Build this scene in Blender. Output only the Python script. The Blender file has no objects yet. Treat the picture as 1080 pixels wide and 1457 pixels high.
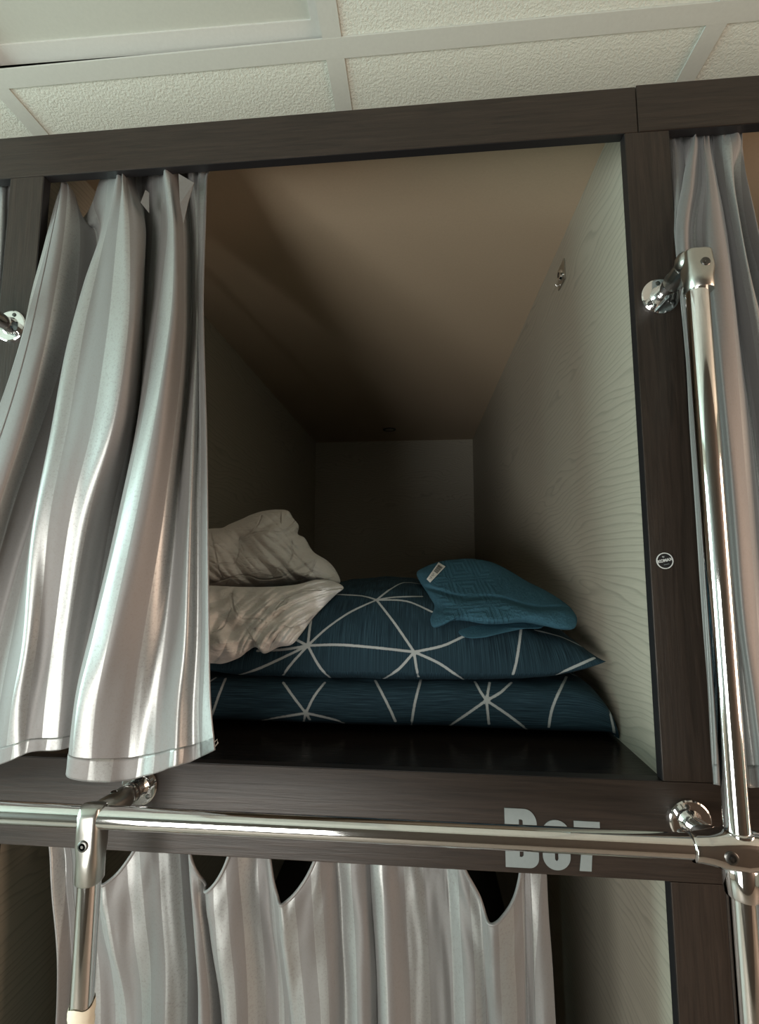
import bpy, bmesh, math, random
import numpy as np
from mathutils import Vector, Matrix, noise
from mathutils.bvhtree import BVHTree

random.seed(4)
S = bpy.context.scene
COL = S.collection
PI = math.pi

# ------------------------------------------------------------------ camera
CF, CP, CY, CR = 657.77, .1028, -.0839, .0004      # focal length in pixels, pitch, yaw, roll
ORI = np.array([0, -.65, 0])
_fw = np.array([math.sin(CY)*math.cos(CP), math.cos(CY)*math.cos(CP), math.sin(CP)])
_rt = np.array([math.cos(CY), -math.sin(CY), 0.])
_up = np.cross(_rt, _fw)
RT = math.cos(CR)*_rt + math.sin(CR)*_up
UP = -math.sin(CR)*_rt + math.cos(CR)*_up
FW = _fw
def ray(u, v): return RT*(u-540)/CF - UP*(v-728.5)/CF + FW
def at(u, v, y=0.):                                # pixel -> point on the plane at depth y
    a = ray(u, v); return ORI + a*((y+.65)/a[1])

cam = bpy.data.cameras.new('camera'); camo = bpy.data.objects.new('camera', cam); COL.objects.link(camo)
cam.sensor_fit = 'VERTICAL'; cam.sensor_height = 36; cam.lens = 36*CF/1457; cam.clip_start = .02
camo.matrix_world = Matrix(((RT[0], UP[0], -FW[0], ORI[0]), (RT[1], UP[1], -FW[1], ORI[1]), (RT[2], UP[2], -FW[2], ORI[2]), (0, 0, 0, 1)))
S.camera = camo

# ------------------------------------------------------------------ materials
def new_mat(name):
    m = bpy.data.materials.new(name); m.use_nodes = True
    nt = m.node_tree; b = nt.nodes['Principled BSDF']
    return m, nt, b
def N(nt, t, **k):
    n = nt.nodes.new(t)
    for a, v in k.items():
        if a in n.inputs.keys(): n.inputs[a].default_value = v
        else: setattr(n, a, v)
    return n
def math_n(nt, op, a, b=None):
    n = nt.nodes.new('ShaderNodeMath'); n.operation = op
    for i, x in enumerate((a, b)):
        if x is None: continue
        if isinstance(x, (int, float)): n.inputs[i].default_value = x
        else: nt.links.new(x, n.inputs[i])
    return n.outputs[0]
def ramp(nt, fac, stops):
    r = nt.nodes.new('ShaderNodeValToRGB'); e = r.color_ramp.elements
    while len(e) < len(stops): e.new(.5)
    for i, (p, c) in enumerate(stops):
        e[i].position = p; e[i].color = (*c, 1) if len(c) == 3 else c
    nt.links.new(fac, r.inputs[0]); return r.outputs[0]
def mapped(nt, scale, kind='Object', rot=(0, 0, 0)):
    tc = nt.nodes.new('ShaderNodeTexCoord'); mp = nt.nodes.new('ShaderNodeMapping')
    mp.inputs['Scale'].default_value = scale; mp.inputs['Rotation'].default_value = rot
    nt.links.new(tc.outputs[kind], mp.inputs[0]); return mp.outputs[0]
def noise_n(nt, vec, scale, detail=4, rough=.55, dist=0):
    n = N(nt, 'ShaderNodeTexNoise', Scale=scale, Detail=detail, Roughness=rough, Distortion=dist)
    nt.links.new(vec, n.inputs['Vector']); return n.outputs['Fac']
def bump(nt, b, h, strength, dist):
    n = N(nt, 'ShaderNodeBump', Strength=strength, Distance=dist)
    nt.links.new(h, n.inputs['Height']); nt.links.new(n.outputs[0], b.inputs['Normal'])
def mixc(nt, fac, c1, c2, mode='MIX'):
    n = nt.nodes.new('ShaderNodeMix'); n.data_type = 'RGBA'; n.blend_type = mode
    for s, x in ((0, fac), (6, c1), (7, c2)):
        if isinstance(x, (int, float)): n.inputs[s].default_value = x
        elif isinstance(x, tuple): n.inputs[s].default_value = (*x, 1)
        else: nt.links.new(x, n.inputs[s])
    return n.outputs[2]

def wood_dark(name, along, rough=.42, c0=(.0135, .0095, .0072), c1=(.032, .0218, .0165)):
    m, nt, b = new_mat(name)
    sc = {'x': (3, 60, 60), 'z': (60, 60, 3), 'y': (60, 3, 60)}[along]
    v = mapped(nt, sc)
    f = noise_n(nt, v, 3.2, 6, .65, .6)
    nt.links.new(ramp(nt, f, [(.3, c0), (.7, c1)]), b.inputs['Base Color'])
    b.inputs['Roughness'].default_value = rough; b.inputs['Specular IOR Level'].default_value = .38
    bump(nt, b, f, .25, .002)
    return m
M_DX = wood_dark('dark_wood_horizontal', 'x'); M_DZ = wood_dark('dark_wood_vertical', 'z')
M_FLOOR = wood_dark('dark_wood_board', 'x', .13, (.010, .0075, .006), (.022, .016, .013))

def laminate():
    m, nt, b = new_mat('pale_laminate')
    v = mapped(nt, (1, .55, 2.2))
    n1 = noise_n(nt, v, 2.2, 3, .5, .3)
    v2 = mapped(nt, (1, .7, 1))
    sep = nt.nodes.new('ShaderNodeSeparateXYZ'); nt.links.new(v2, sep.inputs[0])
    z = math_n(nt, 'ADD', math_n(nt, 'MULTIPLY', sep.outputs[2], 82.), math_n(nt, 'MULTIPLY', n1, 19.))
    z = math_n(nt, 'ADD', z, math_n(nt, 'MULTIPLY', sep.outputs[1], 3.))
    w = math_n(nt, 'FRACT', z)
    line = ramp(nt, w, [(0, (.55,)*3), (.10, (1,)*3), (.75, (.93,)*3), (.96, (.62,)*3)])
    fine = noise_n(nt, mapped(nt, (40, 6, 160)), 2.5, 3)
    c = mixc(nt, fine, (.37, .348, .285), (.49, .46, .38))
    c = mixc(nt, .55, c, mixc(nt, 1., c, line, 'MULTIPLY'))
    nt.links.new(c, b.inputs['Base Color']); b.inputs['Roughness'].default_value = .45
    bump(nt, b, w, .05, .001)
    return m
M_LAM = laminate()

def plain(name, c, rough=.5, metal=0., bumpk=0., bs=200):
    m, nt, b = new_mat(name)
    f = noise_n(nt, mapped(nt, (1, 1, 1)), bs, 3)
    nt.links.new(mixc(nt, f, tuple(x*.93 for x in c), tuple(min(1, x*1.05) for x in c)), b.inputs['Base Color'])
    b.inputs['Roughness'].default_value = rough; b.inputs['Metallic'].default_value = metal
    if bumpk: bump(nt, b, f, bumpk, .002)
    return m
M_CCEIL = plain('beige_painted_board', (.47, .375, .27), .6, 0, .05)
M_TILE = plain('mineral_fibre_tile', (.60, .62, .56), .9, 0, .9, 260)
M_GRID = plain('white_enamel_steel', (.50, .515, .48), .4, 0)
M_PANEL = plain('frosted_lamp_panel', (.46, .47, .42), .5)
M_PFRAME = plain('white_lamp_frame', (.55, .55, .52), .4)
M_WALLP = plain('cream_wall_paint', (.55, .52, .45), .8)
M_ROOMF = plain('grey_vinyl_floor', (.22, .19, .16), .5)
M_WALLD = plain('dark_brown_wall_boarding', (.10, .08, .066), .5)
M_CHROME = plain('polished_chrome', (.82, .82, .82), .07, 1.)
M_NICKEL = plain('satin_nickel', (.50, .50, .47), .28, 1.)
M_SCREW = plain('dark_screw_steel', (.12, .12, .115), .35, 1.)
M_BLACK = plain('black_edge', (.008, .007, .008), .5)
M_STICK = plain('grey_vinyl_lettering', (.195, .22, .22), .5)
M_WHITE = plain('white_print', (.55, .55, .54), .5)
M_TAPE = plain('cream_tape', (.62, .58, .46), .5)
M_TAG = plain('white_paper_tag', (.72, .72, .69), .6)
M_INK = plain('black_print', (.02, .02, .02), .6)

def satin():
    m, nt, b = new_mat('silver_grey_satin')
    uv = nt.nodes.new('ShaderNodeUVMap'); sep = nt.nodes.new('ShaderNodeSeparateXYZ')
    nt.links.new(uv.outputs[0], sep.inputs[0])
    s = math_n(nt, 'FRACT', math_n(nt, 'MULTIPLY', sep.outputs[0], 1/.062))
    mask = ramp(nt, s, [(0, (0,)*3), (.02, (1,)*3), (.46, (1,)*3), (.48, (0,)*3)])
    s2 = math_n(nt, 'FRACT', math_n(nt, 'MULTIPLY', sep.outputs[0], 1/.171))
    m2 = ramp(nt, s2, [(0, (0,)*3), (.01, (1,)*3), (.36, (1,)*3), (.37, (0,)*3)])
    speck = ramp(nt, noise_n(nt, mapped(nt, (1, 1, 1)), 330, 2, .8), [(.50, (0,)*3), (.78, (1,)*3)])
    base = mixc(nt, mask, (.195, .190, .187), (.335, .345, .34))
    base = mixc(nt, math_n(nt, 'MULTIPLY', m2, .25), base, (.20, .195, .19))
    base = mixc(nt, math_n(nt, 'MULTIPLY', speck, .55), base, (.16, .145, .13))
    nt.links.new(base, b.inputs['Base Color'])
    b.inputs['Metallic'].default_value = .6
    r = nt.nodes.new('ShaderNodeMapRange'); nt.links.new(mask, r.inputs[0])
    r.inputs[3].default_value = .62; r.inputs[4].default_value = .40
    nt.links.new(r.outputs[0], b.inputs['Roughness'])
    b.inputs['Sheen Weight'].default_value = .25
    wv = noise_n(nt, mapped(nt, (900, 120, 1), 'UV'), 1.0, 2)
    bump(nt, b, wv, .12, .0006)
    return m
M_SATIN = satin()

def printed(name, streak):       # dark teal cotton with white lines held in the 'line' attribute
    m, nt, b = new_mat(name)
    f = noise_n(nt, mapped(nt, streak, 'UV'), 1., 3, .6)
    base = ramp(nt, f, [(.30, (.004, .010, .016)), (.5, (.013, .033, .048)), (.70, (.034, .074, .098))])
    at_ = nt.nodes.new('ShaderNodeAttribute'); at_.attribute_name = 'line'
    wob = math_n(nt, 'MULTIPLY', noise_n(nt, mapped(nt, (1, 1, 1)), 220, 2), .0012)
    d = math_n(nt, 'ADD', at_.outputs['Fac'], wob)
    k = ramp(nt, math_n(nt, 'MULTIPLY', d, 100), [(.23, (1,)*3), (.33, (0,)*3)])
    nt.links.new(mixc(nt, k, base, (.36, .385, .385)), b.inputs['Base Color'])
    b.inputs['Roughness'].default_value = .85; b.inputs['Specular IOR Level'].default_value = .2
    bump(nt, b, f, .2, .0008)
    return m
M_PILLOW = printed('teal_cotton_upright_slub', (900, 22, 1))
M_SLEEP = printed('teal_cotton_level_slub', (14, 700, 1))

def duvet_mat():
    m, nt, b = new_mat('white_microfibre')
    f = noise_n(nt, mapped(nt, (1, 1, 1)), 90, 4)
    nt.links.new(mixc(nt, f, (.82, .80, .775), (.89, .87, .85)), b.inputs['Base Color'])
    b.inputs['Roughness'].default_value = .65; b.inputs['Sheen Weight'].default_value = .3
    at_ = nt.nodes.new('ShaderNodeAttribute'); at_.attribute_name = 'line'
    k = ramp(nt, math_n(nt, 'MULTIPLY', at_.outputs['Fac'], 100), [(.0, (0,)*3), (.35, (1,)*3)])
    n2 = noise_n(nt, mapped(nt, (26, 26, 70), 'Object', (0, .7, 0)), 1., 3, .5, .8)
    h = math_n(nt, 'ADD', math_n(nt, 'MULTIPLY', k, .5), n2)
    bump(nt, b, h, .8, .008)
    return m
M_DUVET = duvet_mat()

def towel_mat():
    m, nt, b = new_mat('petrol_blue_terry')
    f = noise_n(nt, mapped(nt, (1, 1, 1)), 300, 4, .8)
    uv = nt.nodes.new('ShaderNodeUVMap'); sep = nt.nodes.new('ShaderNodeSeparateXYZ'); nt.links.new(uv.outputs[0], sep.inputs[0])
    ku = math_n(nt, 'ABSOLUTE', math_n(nt, 'SUBTRACT', math_n(nt, 'FRACT', math_n(nt, 'MULTIPLY', sep.outputs[0], 1/.058)), .5))
    kv = math_n(nt, 'ABSOLUTE', math_n(nt, 'SUBTRACT', math_n(nt, 'FRACT', math_n(nt, 'MULTIPLY', sep.outputs[1], 1/.058)), .5))
    mx = math_n(nt, 'MAXIMUM', ku, kv)
    key = ramp(nt, math_n(nt, 'FRACT', math_n(nt, 'MULTIPLY', mx, 6.2)), [(.0, (0,)*3), (.12, (1,)*3), (.5, (1,)*3), (.62, (0,)*3)])
    inb = math_n(nt, 'MULTIPLY', math_n(nt, 'GREATER_THAN', sep.outputs[0], .028), math_n(nt, 'LESS_THAN', sep.outputs[0], .145))
    key = math_n(nt, 'MULTIPLY', key, inb)
    c = mixc(nt, f, (.022, .066, .098), (.060, .150, .205))
    c = mixc(nt, math_n(nt, 'MULTIPLY', key, .3), c, (.05, .14, .195))
    nt.links.new(c, b.inputs['Base Color']); b.inputs['Roughness'].default_value = .95
    b.inputs['Specular IOR Level'].default_value = .1
    h = math_n(nt, 'ADD', math_n(nt, 'MULTIPLY', f, 1.2), math_n(nt, 'MULTIPLY', key, .7))
    bump(nt, b, h, .8, .003)
    return m
M_TOWEL = towel_mat()

# ------------------------------------------------------------------ object helpers
def link(name, me, mat=None, parent=None, smooth=True):
    o = bpy.data.objects.new(name, me); COL.objects.link(o)
    if mat is not None and not me.materials: me.materials.append(mat)
    if smooth:
        for p in me.polygons: p.use_smooth = True
    if parent is not None:
        o.parent = parent; o.matrix_parent_inverse = Matrix.Translation(-Vector(parent.location))
    return o
def mesh(name, V, F, mat=None, parent=None, smooth=True):
    me = bpy.data.meshes.new(name); me.from_pydata([tuple(map(float, v)) for v in V], [], F); me.update()
    return link(name, me, mat, parent, smooth)
def thing(name, label, cat, loc=(0, 0, 0), group=None):
    o = bpy.data.objects.new(name, None); COL.objects.link(o); o.location = loc; o.empty_display_size = .05
    return tag(o, label, cat, group)
def tag(o, label, cat, group=None):
    o['label'] = label; o['category'] = cat
    if group: o['group'] = group
    return o
def struct(o): o['kind'] = 'structure'; return o
def box(name, lo, hi, mat, parent=None, bev=.0008):
    bm = bmesh.new(); bmesh.ops.create_cube(bm, size=1)
    for v in bm.verts:
        for i in range(3): v.co[i] = (lo[i]+hi[i])/2 + v.co[i]*(hi[i]-lo[i])
    if bev: bmesh.ops.bevel(bm, geom=bm.edges[:], offset=bev, segments=2, affect='EDGES', profile=.5)
    me = bpy.data.meshes.new(name); bm.to_mesh(me); bm.free()
    o = link(name, me, mat, parent, False)
    return o
class MB:                         # several primitive shapes in one mesh
    def __init__(s): s.V = []; s.F = []
    def add(s, V, F):
        k = len(s.V); s.V += [tuple(map(float, v)) for v in V]; s.F += [tuple(i+k for i in f) for f in F]; return s
    def tube(s, pts, radii, n=32, cap=True, flat=(1, 1), upv=(0, 0, 1)):
        pts = [Vector(p) for p in pts]; V = []; F = []
        if not hasattr(radii, '__len__'): radii = [radii]*len(pts)
        for i, p in enumerate(pts):
            t = (pts[min(i+1, len(pts)-1)] - pts[max(i-1, 0)]).normalized()
            a = Vector(upv).cross(t)
            if a.length < 1e-4: a = Vector((1, 0, 0)).cross(t)
            a.normalize(); b = t.cross(a)
            r = radii[i]; ra, rb = (r if hasattr(r, '__len__') else (r*flat[0], r*flat[1]))
            for k in range(n):
                th = 2*PI*k/n; V.append(p + a*ra*math.cos(th) + b*rb*math.sin(th))
        for i in range(len(pts)-1):
            for k in range(n):
                F.append((i*n+k, i*n+(k+1) % n, (i+1)*n+(k+1) % n, (i+1)*n+k))
        if cap:
            F.append(tuple(range(n))[::-1]); F.append(tuple((len(pts)-1)*n+k for k in range(n)))
        return s.add(V, F)
    def ball(s, c, r, n=24):
        pts = []; rr = []
        rx, ry, rz = r
        V = []; F = []
        for i in range(n//2+1):
            ph = PI*i/(n//2)
            for k in range(n):
                th = 2*PI*k/n
                V.append((c[0]+rx*math.sin(ph)*math.cos(th), c[1]+ry*math.sin(ph)*math.sin(th), c[2]+rz*math.cos(ph)))
        for i in range(n//2):
            for k in range(n): F.append((i*n+k, i*n+(k+1) % n, (i+1)*n+(k+1) % n, (i+1)*n+k))
        return s.add(V, F)
    def bx(s, lo, hi):
        V = [(x, y, z) for x in (lo[0], hi[0]) for y in (lo[1], hi[1]) for z in (lo[2], hi[2])]
        return s.add(V, [(0, 1, 3, 2), (4, 6, 7, 5), (0, 4, 5, 1), (2, 3, 7, 6), (0, 2, 6, 4), (1, 5, 7, 3)])
    def build(s, name, mat, parent=None, smooth=True, bev=0, angle=35):
        me = bpy.data.meshes.new(name); me.from_pydata(s.V, [], s.F); me.update()
        bm = bmesh.new(); bm.from_mesh(me); bmesh.ops.recalc_face_normals(bm, faces=bm.faces[:])
        if bev: bmesh.ops.bevel(bm, geom=[e for e in bm.edges if e.is_manifold and e.calc_face_angle(0) > .6], offset=bev, segments=3, affect='EDGES', profile=.5)
        if smooth:
            for e in bm.edges:
                if e.is_manifold and e.calc_face_angle(0) > math.radians(angle): e.smooth = False
        bm.to_mesh(me); bm.free()
        return link(name, me, mat, parent, smooth)

# ------------------------------------------------------------------ the room
ZR = .835; ZFL = -1.62
XW0, XW1, YB, YO = -3.0, 3.0, 2.62, -1.75
struct(box('floor', (XW0, YO, ZFL-.05), (XW1, YB, ZFL), M_ROOMF, bev=0))
struct(box('wall_back', (XW0, YB, ZFL), (XW1, YB+.05, ZR+.2), M_WALLP, bev=0))
b_ = MB(); wx0, wx1, wz0, wz1 = -1.35, -.35, -1.3, -.1
b_.bx((XW0, YO-.05, ZFL), (wx0, YO, ZR+.2)); b_.bx((wx1, YO-.05, ZFL), (XW1, YO, ZR+.2)); b_.bx((wx0, YO-.05, ZFL), (wx1, YO, wz0)); b_.bx((wx0, YO-.05, wz1), (wx1, YO, ZR+.2))
struct(b_.build('wall_front', M_WALLD, smooth=False))
b_ = MB()
for x in (wx0, (wx0+wx1)/2, wx1): b_.bx((x-.025, YO-.045, wz0), (x+.025, YO-.005, wz1))
for z in (wz0, wz1): b_.bx((wx0, YO-.045, z-.025), (wx1, YO-.005, z+.025))
struct(b_.build('window_3', M_PFRAME, smooth=False))
struct(box('wall_top', (XW0, YO, ZR+.16), (XW1, YB, ZR+.2), M_WALLP, bev=0))
def end_wall(name, x0, x1):
    b = MB(); ya, yb, za, zb = -1.6, -.2, -1.0, .62
    b.bx((x0, YO, ZFL), (x1, ya, ZR+.2)); b.bx((x0, yb, ZFL), (x1, YB, ZR+.2))
    b.bx((x0, ya, ZFL), (x1, yb, za)); b.bx((x0, ya, zb), (x1, yb, ZR+.2))
    struct(b.build(name, M_WALLP, smooth=False))
    f = MB(); xm = (x0+x1)/2
    for y in (ya, (ya+yb)/2, yb): f.bx((xm-.02, y-.025, za), (xm+.02, y+.025, zb))
    for z in (za, zb): f.bx((xm-.02, ya, z-.025), (xm+.02, yb, z+.025))
    return struct(f.build('window_1' if x0 < 0 else 'window_2', M_PFRAME, smooth=False))
end_wall('wall_left', XW0-.05, XW0); end_wall('wall_right', XW1, XW1+.05)

# suspended ceiling: tiles carried by a T grid, a lamp panel in one bay
cl = MB(); gr = MB()
GX = [-.7365 + .6045*k for k in range(-5, 8)]; GY = [.018 + .6045*k for k in range(-5, 6)]
hole = None
for i in range(len(GX)-1):
    for j in range(len(GY)-1):
        x0, x1, y0, y1 = GX[i], GX[i+1], GY[j], GY[j+1]
        if abs(x0+.7365) < .01 and abs(y1-.018) < .01: hole = (x0, x1, y0, y1); continue
        if x0 < XW0-.4 or x1 > XW1+.4: continue
        cl.bx((x0+.004, y0+.004, ZR+.002), (x1-.004, y1-.004, ZR+.016))
tiles = struct(cl.build('ceiling', M_TILE, smooth=False))
tw = .0155
for x in GX:
    if XW0 < x < XW1: gr.bx((x-tw, YO, ZR-.001), (x+tw, YB, ZR+.0018)); gr.bx((x-.002, YO, ZR), (x+.002, YB, ZR+.03))
for y in GY:
    if YO < y < YB: gr.bx((XW0, y-tw, ZR-.0014), (XW1, y+tw, ZR+.0014))
struct(gr.build('trim_1', M_GRID, smooth=False))
x0, x1, y0, y1 = hole
lp = thing('ceiling_light', 'square flush ceiling lamp panel, switched off, resting slightly askew in the white grid', 'ceiling light', (x0+.3, y0+.3, ZR))
fr = MB()
a, c = ZR+.008, .03
fr.bx((x0+.006, y1-c-.006, a), (x1-.006, y1-.006, a+.012)); fr.bx((x0+.006, y0+.006, a), (x1-.006, y0+c, a+.012))
fr.bx((x0+.006, y0+c, a), (x0+c, y1-c-.006, a+.012)); fr.bx((x1-c, y0+c, a), (x1-.006, y1-c-.006, a+.012))
f1 = fr.build('frame', M_PFRAME, lp, smooth=False)
f2 = box('diffuser', (x0+c-.001, y0+c-.001, a+.003), (x1-c+.001, y1-c+.001, a+.009), M_PANEL, lp)
for o in (f1, f2):           # one corner of the panel sits up off the grid
    for v in o.data.vertices: v.co.z += .012*max(0, (x1-.05-v.co.x)/.6)*1.0
# ------------------------------------------------------------------ bunk front and cubbies
XL, XR, XPL, XPR = -.6086, .3087, -.6665, .3704
ZT, ZTT, ZB, ZB2 = .6274, .7012, -.2814, -.3998
TH = .014
bf = thing('bunk_front_frame', 'dark brown wooden front frame of the capsule bunks, rails and posts around the openings', 'bunk frame', (-.15, 0, ZFL))
ZL0B = -1.46; PW = .0597; PITCH = .977
posts = [(XPL-PITCH, XPL-PITCH+PW), (XPL, XL), (XR, XPR), (XR+PITCH, XPR+PITCH)]
for i, (a, b) in enumerate(posts):
    box('upper_post', (a, 0, ZB+.0006), (b, TH, ZT-.0006), M_DZ, bf)
    box('lower_post', (a+.002, 0, ZFL), (b+.004, TH, ZB2-.0006), M_DZ, bf)
box('top_rail', (posts[0][0], 0, ZT), (.3275, TH, ZTT), M_DX, bf)
box('top_rail', (.3285, -.001, ZT), (posts[3][1], TH, ZTT+.0015), M_DX, bf)
box('middle_rail', (posts[0][0], 0, ZB2), (posts[3][1], TH, ZB), M_DX, bf)
EB = .0007
for i, (a, b) in enumerate(posts):
    for x in ((b+.0001,) if i == 0 else (a-EB-.0001,) if i == 3 else (a-EB-.0001, b+.0001)):
        box('edge_band', (x, .0006, ZB+.001), (x+EB, TH, ZT-.001), M_BLACK, bf, 0)
        box('edge_band', (x+(.004 if x > b-.001 else .002), .0006, ZL0B), (x+(.004 if x > b-.001 else .002)+EB, TH, ZB2-.001), M_BLACK, bf, 0)
for i in range(3):
    a, b = posts[i][1]+.001, posts[i+1][0]-.001
    box('edge_band', (a, .0006, ZT-EB-.0001), (b, TH, ZT-.0001), M_BLACK, bf, 0)
    box('edge_band', (a, .0006, ZB+.0001), (b, TH, ZB+EB), M_BLACK, bf, 0)
ZC, D, XWL, XWR, ZFB = .7407, 2.185, -.6456, .3389, -.306
def cubby(label, xl, xr, zf, zc, upper):
    t = thing('sleeping_cubby', label, 'sleeping cubby', ((xl+xr)/2, TH, zf))
    y0 = TH+.0006
    zn = zc-.048 if upper else zc
    for xa in (xl-.005, xr):          # the top front corner is cut back behind the rail
        pr = [(y0, zf), (D, zf), (D, zc), (.082, zc), (y0, zn)]
        MB().add([(x, y, z) for x in (xa, xa+.005) for y, z in pr], [(0, 1, 2, 3, 4), (9, 8, 7, 6, 5)]+[(i, i+5, (i+1) % 5+5, (i+1) % 5) for i in range(5)]).build('side_panel', M_LAM, t, smooth=False)
    box('back_panel', (xl-.005, D, zf), (xr+.005, D+.012, zc), M_LAM, t, 0)
    pr = [(y0, zn), (.082, zc), (D+.012, zc), (D+.012, zc+.012), (.080, zc+.012), (y0, zn+.008)]
    o = MB().add([(x, y, z) for x in (xl-.005, xr+.005) for y, z in pr], [(0, 1, 4, 5), (1, 2, 3, 4), (11, 10, 7, 6), (10, 9, 8, 7)]+[(i, i+6, (i+1) % 6+6, (i+1) % 6) for i in range(6)]).build('ceiling_panel', M_CCEIL, t, smooth=False); o['label'] = 'beige painted ceiling board'
    o = box('floor_board', (xl-.005, y0, zf-.018), (xr+.005, D+.012, zf), M_FLOOR, t, .0005); o['label'] = 'glossy dark brown floor board'
    return t
WI = XWR-XWL
main = cubby('open upper sleeping cubby holding the bedding, pale wood-grain sides and dark floor board', XWL, XWR, ZFB, ZC, True)
SP = .0107
cubby('upper cubby behind the curtain at the right edge, beige ceiling showing beside the curtain', XWR+SP, XWR+SP+WI-.03, ZFB, ZC, True)
cubby('upper cubby at the left edge, only a sliver of its curtained opening showing', XWL-SP-WI+.03, XWL-SP, ZFB, ZC, True)
ZL0, ZL1 = -1.42, -.372
cubby('lower cubby under the number, half closed by the wide grey curtain', XWL, XWR, ZL0, ZL1, False)
cubby('lower cubby at the bottom right corner, hidden behind its curtain beside the chrome pole', XWR+SP, XWR+SP+WI-.03, ZL0, ZL1, False)
box('plinth', (posts[0][0], .001, ZFL), (posts[3][1], .013, -1.46), M_DX, bf)
dlt = thing('recessed_spotlight', 'small round recessed spotlight, switched off, at the dark back of the cubby ceiling', 'spotlight', (-.16, 1.926, ZC))
r_ = MB(); 
V = []; F = []; n = 40
for (rr, zz) in ((.026, ZC-.0002), (.028, ZC-.004), (.036, ZC-.003), (.037, ZC-.0002)):
    for k in range(n): V.append((-.16+rr*math.cos(2*PI*k/n), 1.926+rr*math.sin(2*PI*k/n), zz))
for i in range(3):
    for k in range(n): F.append((i*n+k, i*n+(k+1) % n, (i+1)*n+(k+1) % n, (i+1)*n+k))
r_.add(V, F).build('trim_ring', M_BLACK, dlt)
MB().tube([(-.16, 1.926, ZC-.0003), (-.16, 1.926, ZC-.0022)], .0255).build('lens', M_NICKEL, dlt)

# steel plate with a socket on the right side wall
pl = thing('wall_plate', 'small square brushed steel plate with a round socket high on the right cubby wall', 'wall plate', (XWR, .396, .66))
cy, cz, h = .3955, .6595, .0245
MB().bx((XWR-.0035, cy-h, cz-h), (XWR-.0002, cy+h, cz+h)).build('plate', M_NICKEL, pl, smooth=False, bev=.001)
MB().tube([(XWR-.0036, cy, cz), (XWR-.008, cy, cz), (XWR-.009, cy, cz)], [.012, .011, .008]).build('socket_ring', M_CHROME, pl)
MB().tube([(XWR-.0091, cy, cz), (XWR-.0096, cy, cz)], .006).build('socket_hole', M_BLACK, pl)
MB().tube([(XWR-.003, cy+.01, cz-.018), (XWR-.010, cy+.012, cz-.020), (XWR-.013, cy+.012, cz-.016)], [.0015, .0015, .002], 12).build('hook', M_NICKEL, pl)

# ------------------------------------------------------------------ lettering and badge
def prism(polys, y, t, name, mat, parent):
    """flat outlines (outer, holes...) in x,z turned into a thin sticker"""
    cu = bpy.data.curves.new(name, 'CURVE'); cu.dimensions = '2D'; cu.fill_mode = 'BOTH'; cu.extrude = t/2
    for P in polys:
        sp = cu.splines.new('POLY'); sp.points.add(len(P)-1)
        for i, (x, z) in enumerate(P): sp.points[i].co = (x, z, 0, 1)
        sp.use_cyclic_u = True
    o = bpy.data.objects.new('tmp', cu); COL.objects.link(o)
    me = bpy.data.meshes.new_from_object(o.evaluated_get(bpy.context.evaluated_depsgraph_get())); bpy.data.objects.remove(o)
    me.name = name
    for v in me.vertices: v.co = Vector((v.co.x, y - v.co.z, v.co.y))
    return link(name, me, mat, parent, False)
def arc(cx, cz, rx, rz, a0, a1, n=10):
    return [(cx+rx*math.cos(math.radians(a0+(a1-a0)*i/n)), cz+rz*math.sin(math.radians(a0+(a1-a0)*i/n))) for i in range(n+1)]
num = thing('bunk_number', 'pale grey stencil style bunk number B07 on the dark middle rail', 'bunk number', (.165, 0, -.357))
zb = -.3925
BX0, BX1, BZ = .1085, .1505, -.3212
m_ = (BZ+zb)/2
outer = [(BX0, zb)] + arc(BX1-.012, zb+.012, .012, .012, -90, 0) + [(BX1, m_-.008)] + arc(BX1-.008, m_-.003, .008, .005, -60, 60, 6) + [(BX1-.0015, m_+.008)] + arc(BX1-.0175, BZ-.018, .016, .018, 0, 90) + [(BX0, BZ)]
h1 = [(BX0+.018, zb+.013)] + arc(BX0+.0205, zb+.0155, .0025, .0025, -90, 0, 4) + [(BX0+.023, m_-.006)] + [(BX0+.018, m_-.006)]
h2 = [(BX0+.018, m_+.006), (BX0+.023, m_+.006)] + arc(BX0+.0205, BZ-.0155, .0025, .0025, 0, 90, 4) + [(BX0+.018, BZ-.013)]
prism([outer, h1, h2], -.0008, .0008, 'letter', M_STICK, num)
zt = -.333
o0 = arc(.1727, zt-.0165, .0172, .0165, 0, 180, 16) + arc(.1727, zb+.0165-.0008, .0172, .0165, 180, 360, 16)
i0 = arc(.1727, zt-.0135, .0022, .003, 0, 180, 8) + arc(.1727, zb+.0135, .0022, .003, 180, 360, 8)
prism([o0, i0], -.0008, .0008, 'digit', M_STICK, num)
prism([[(.2005, zb), (.2150, zb), (.2165, zb+.018), (.2275, zt-.011), (.2275, zt), (.1955, zt), (.1955, zt-.014), (.2095, zt-.014), (.2035, zb+.022)]], -.0008, .0008, 'digit', M_STICK, num)

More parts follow.
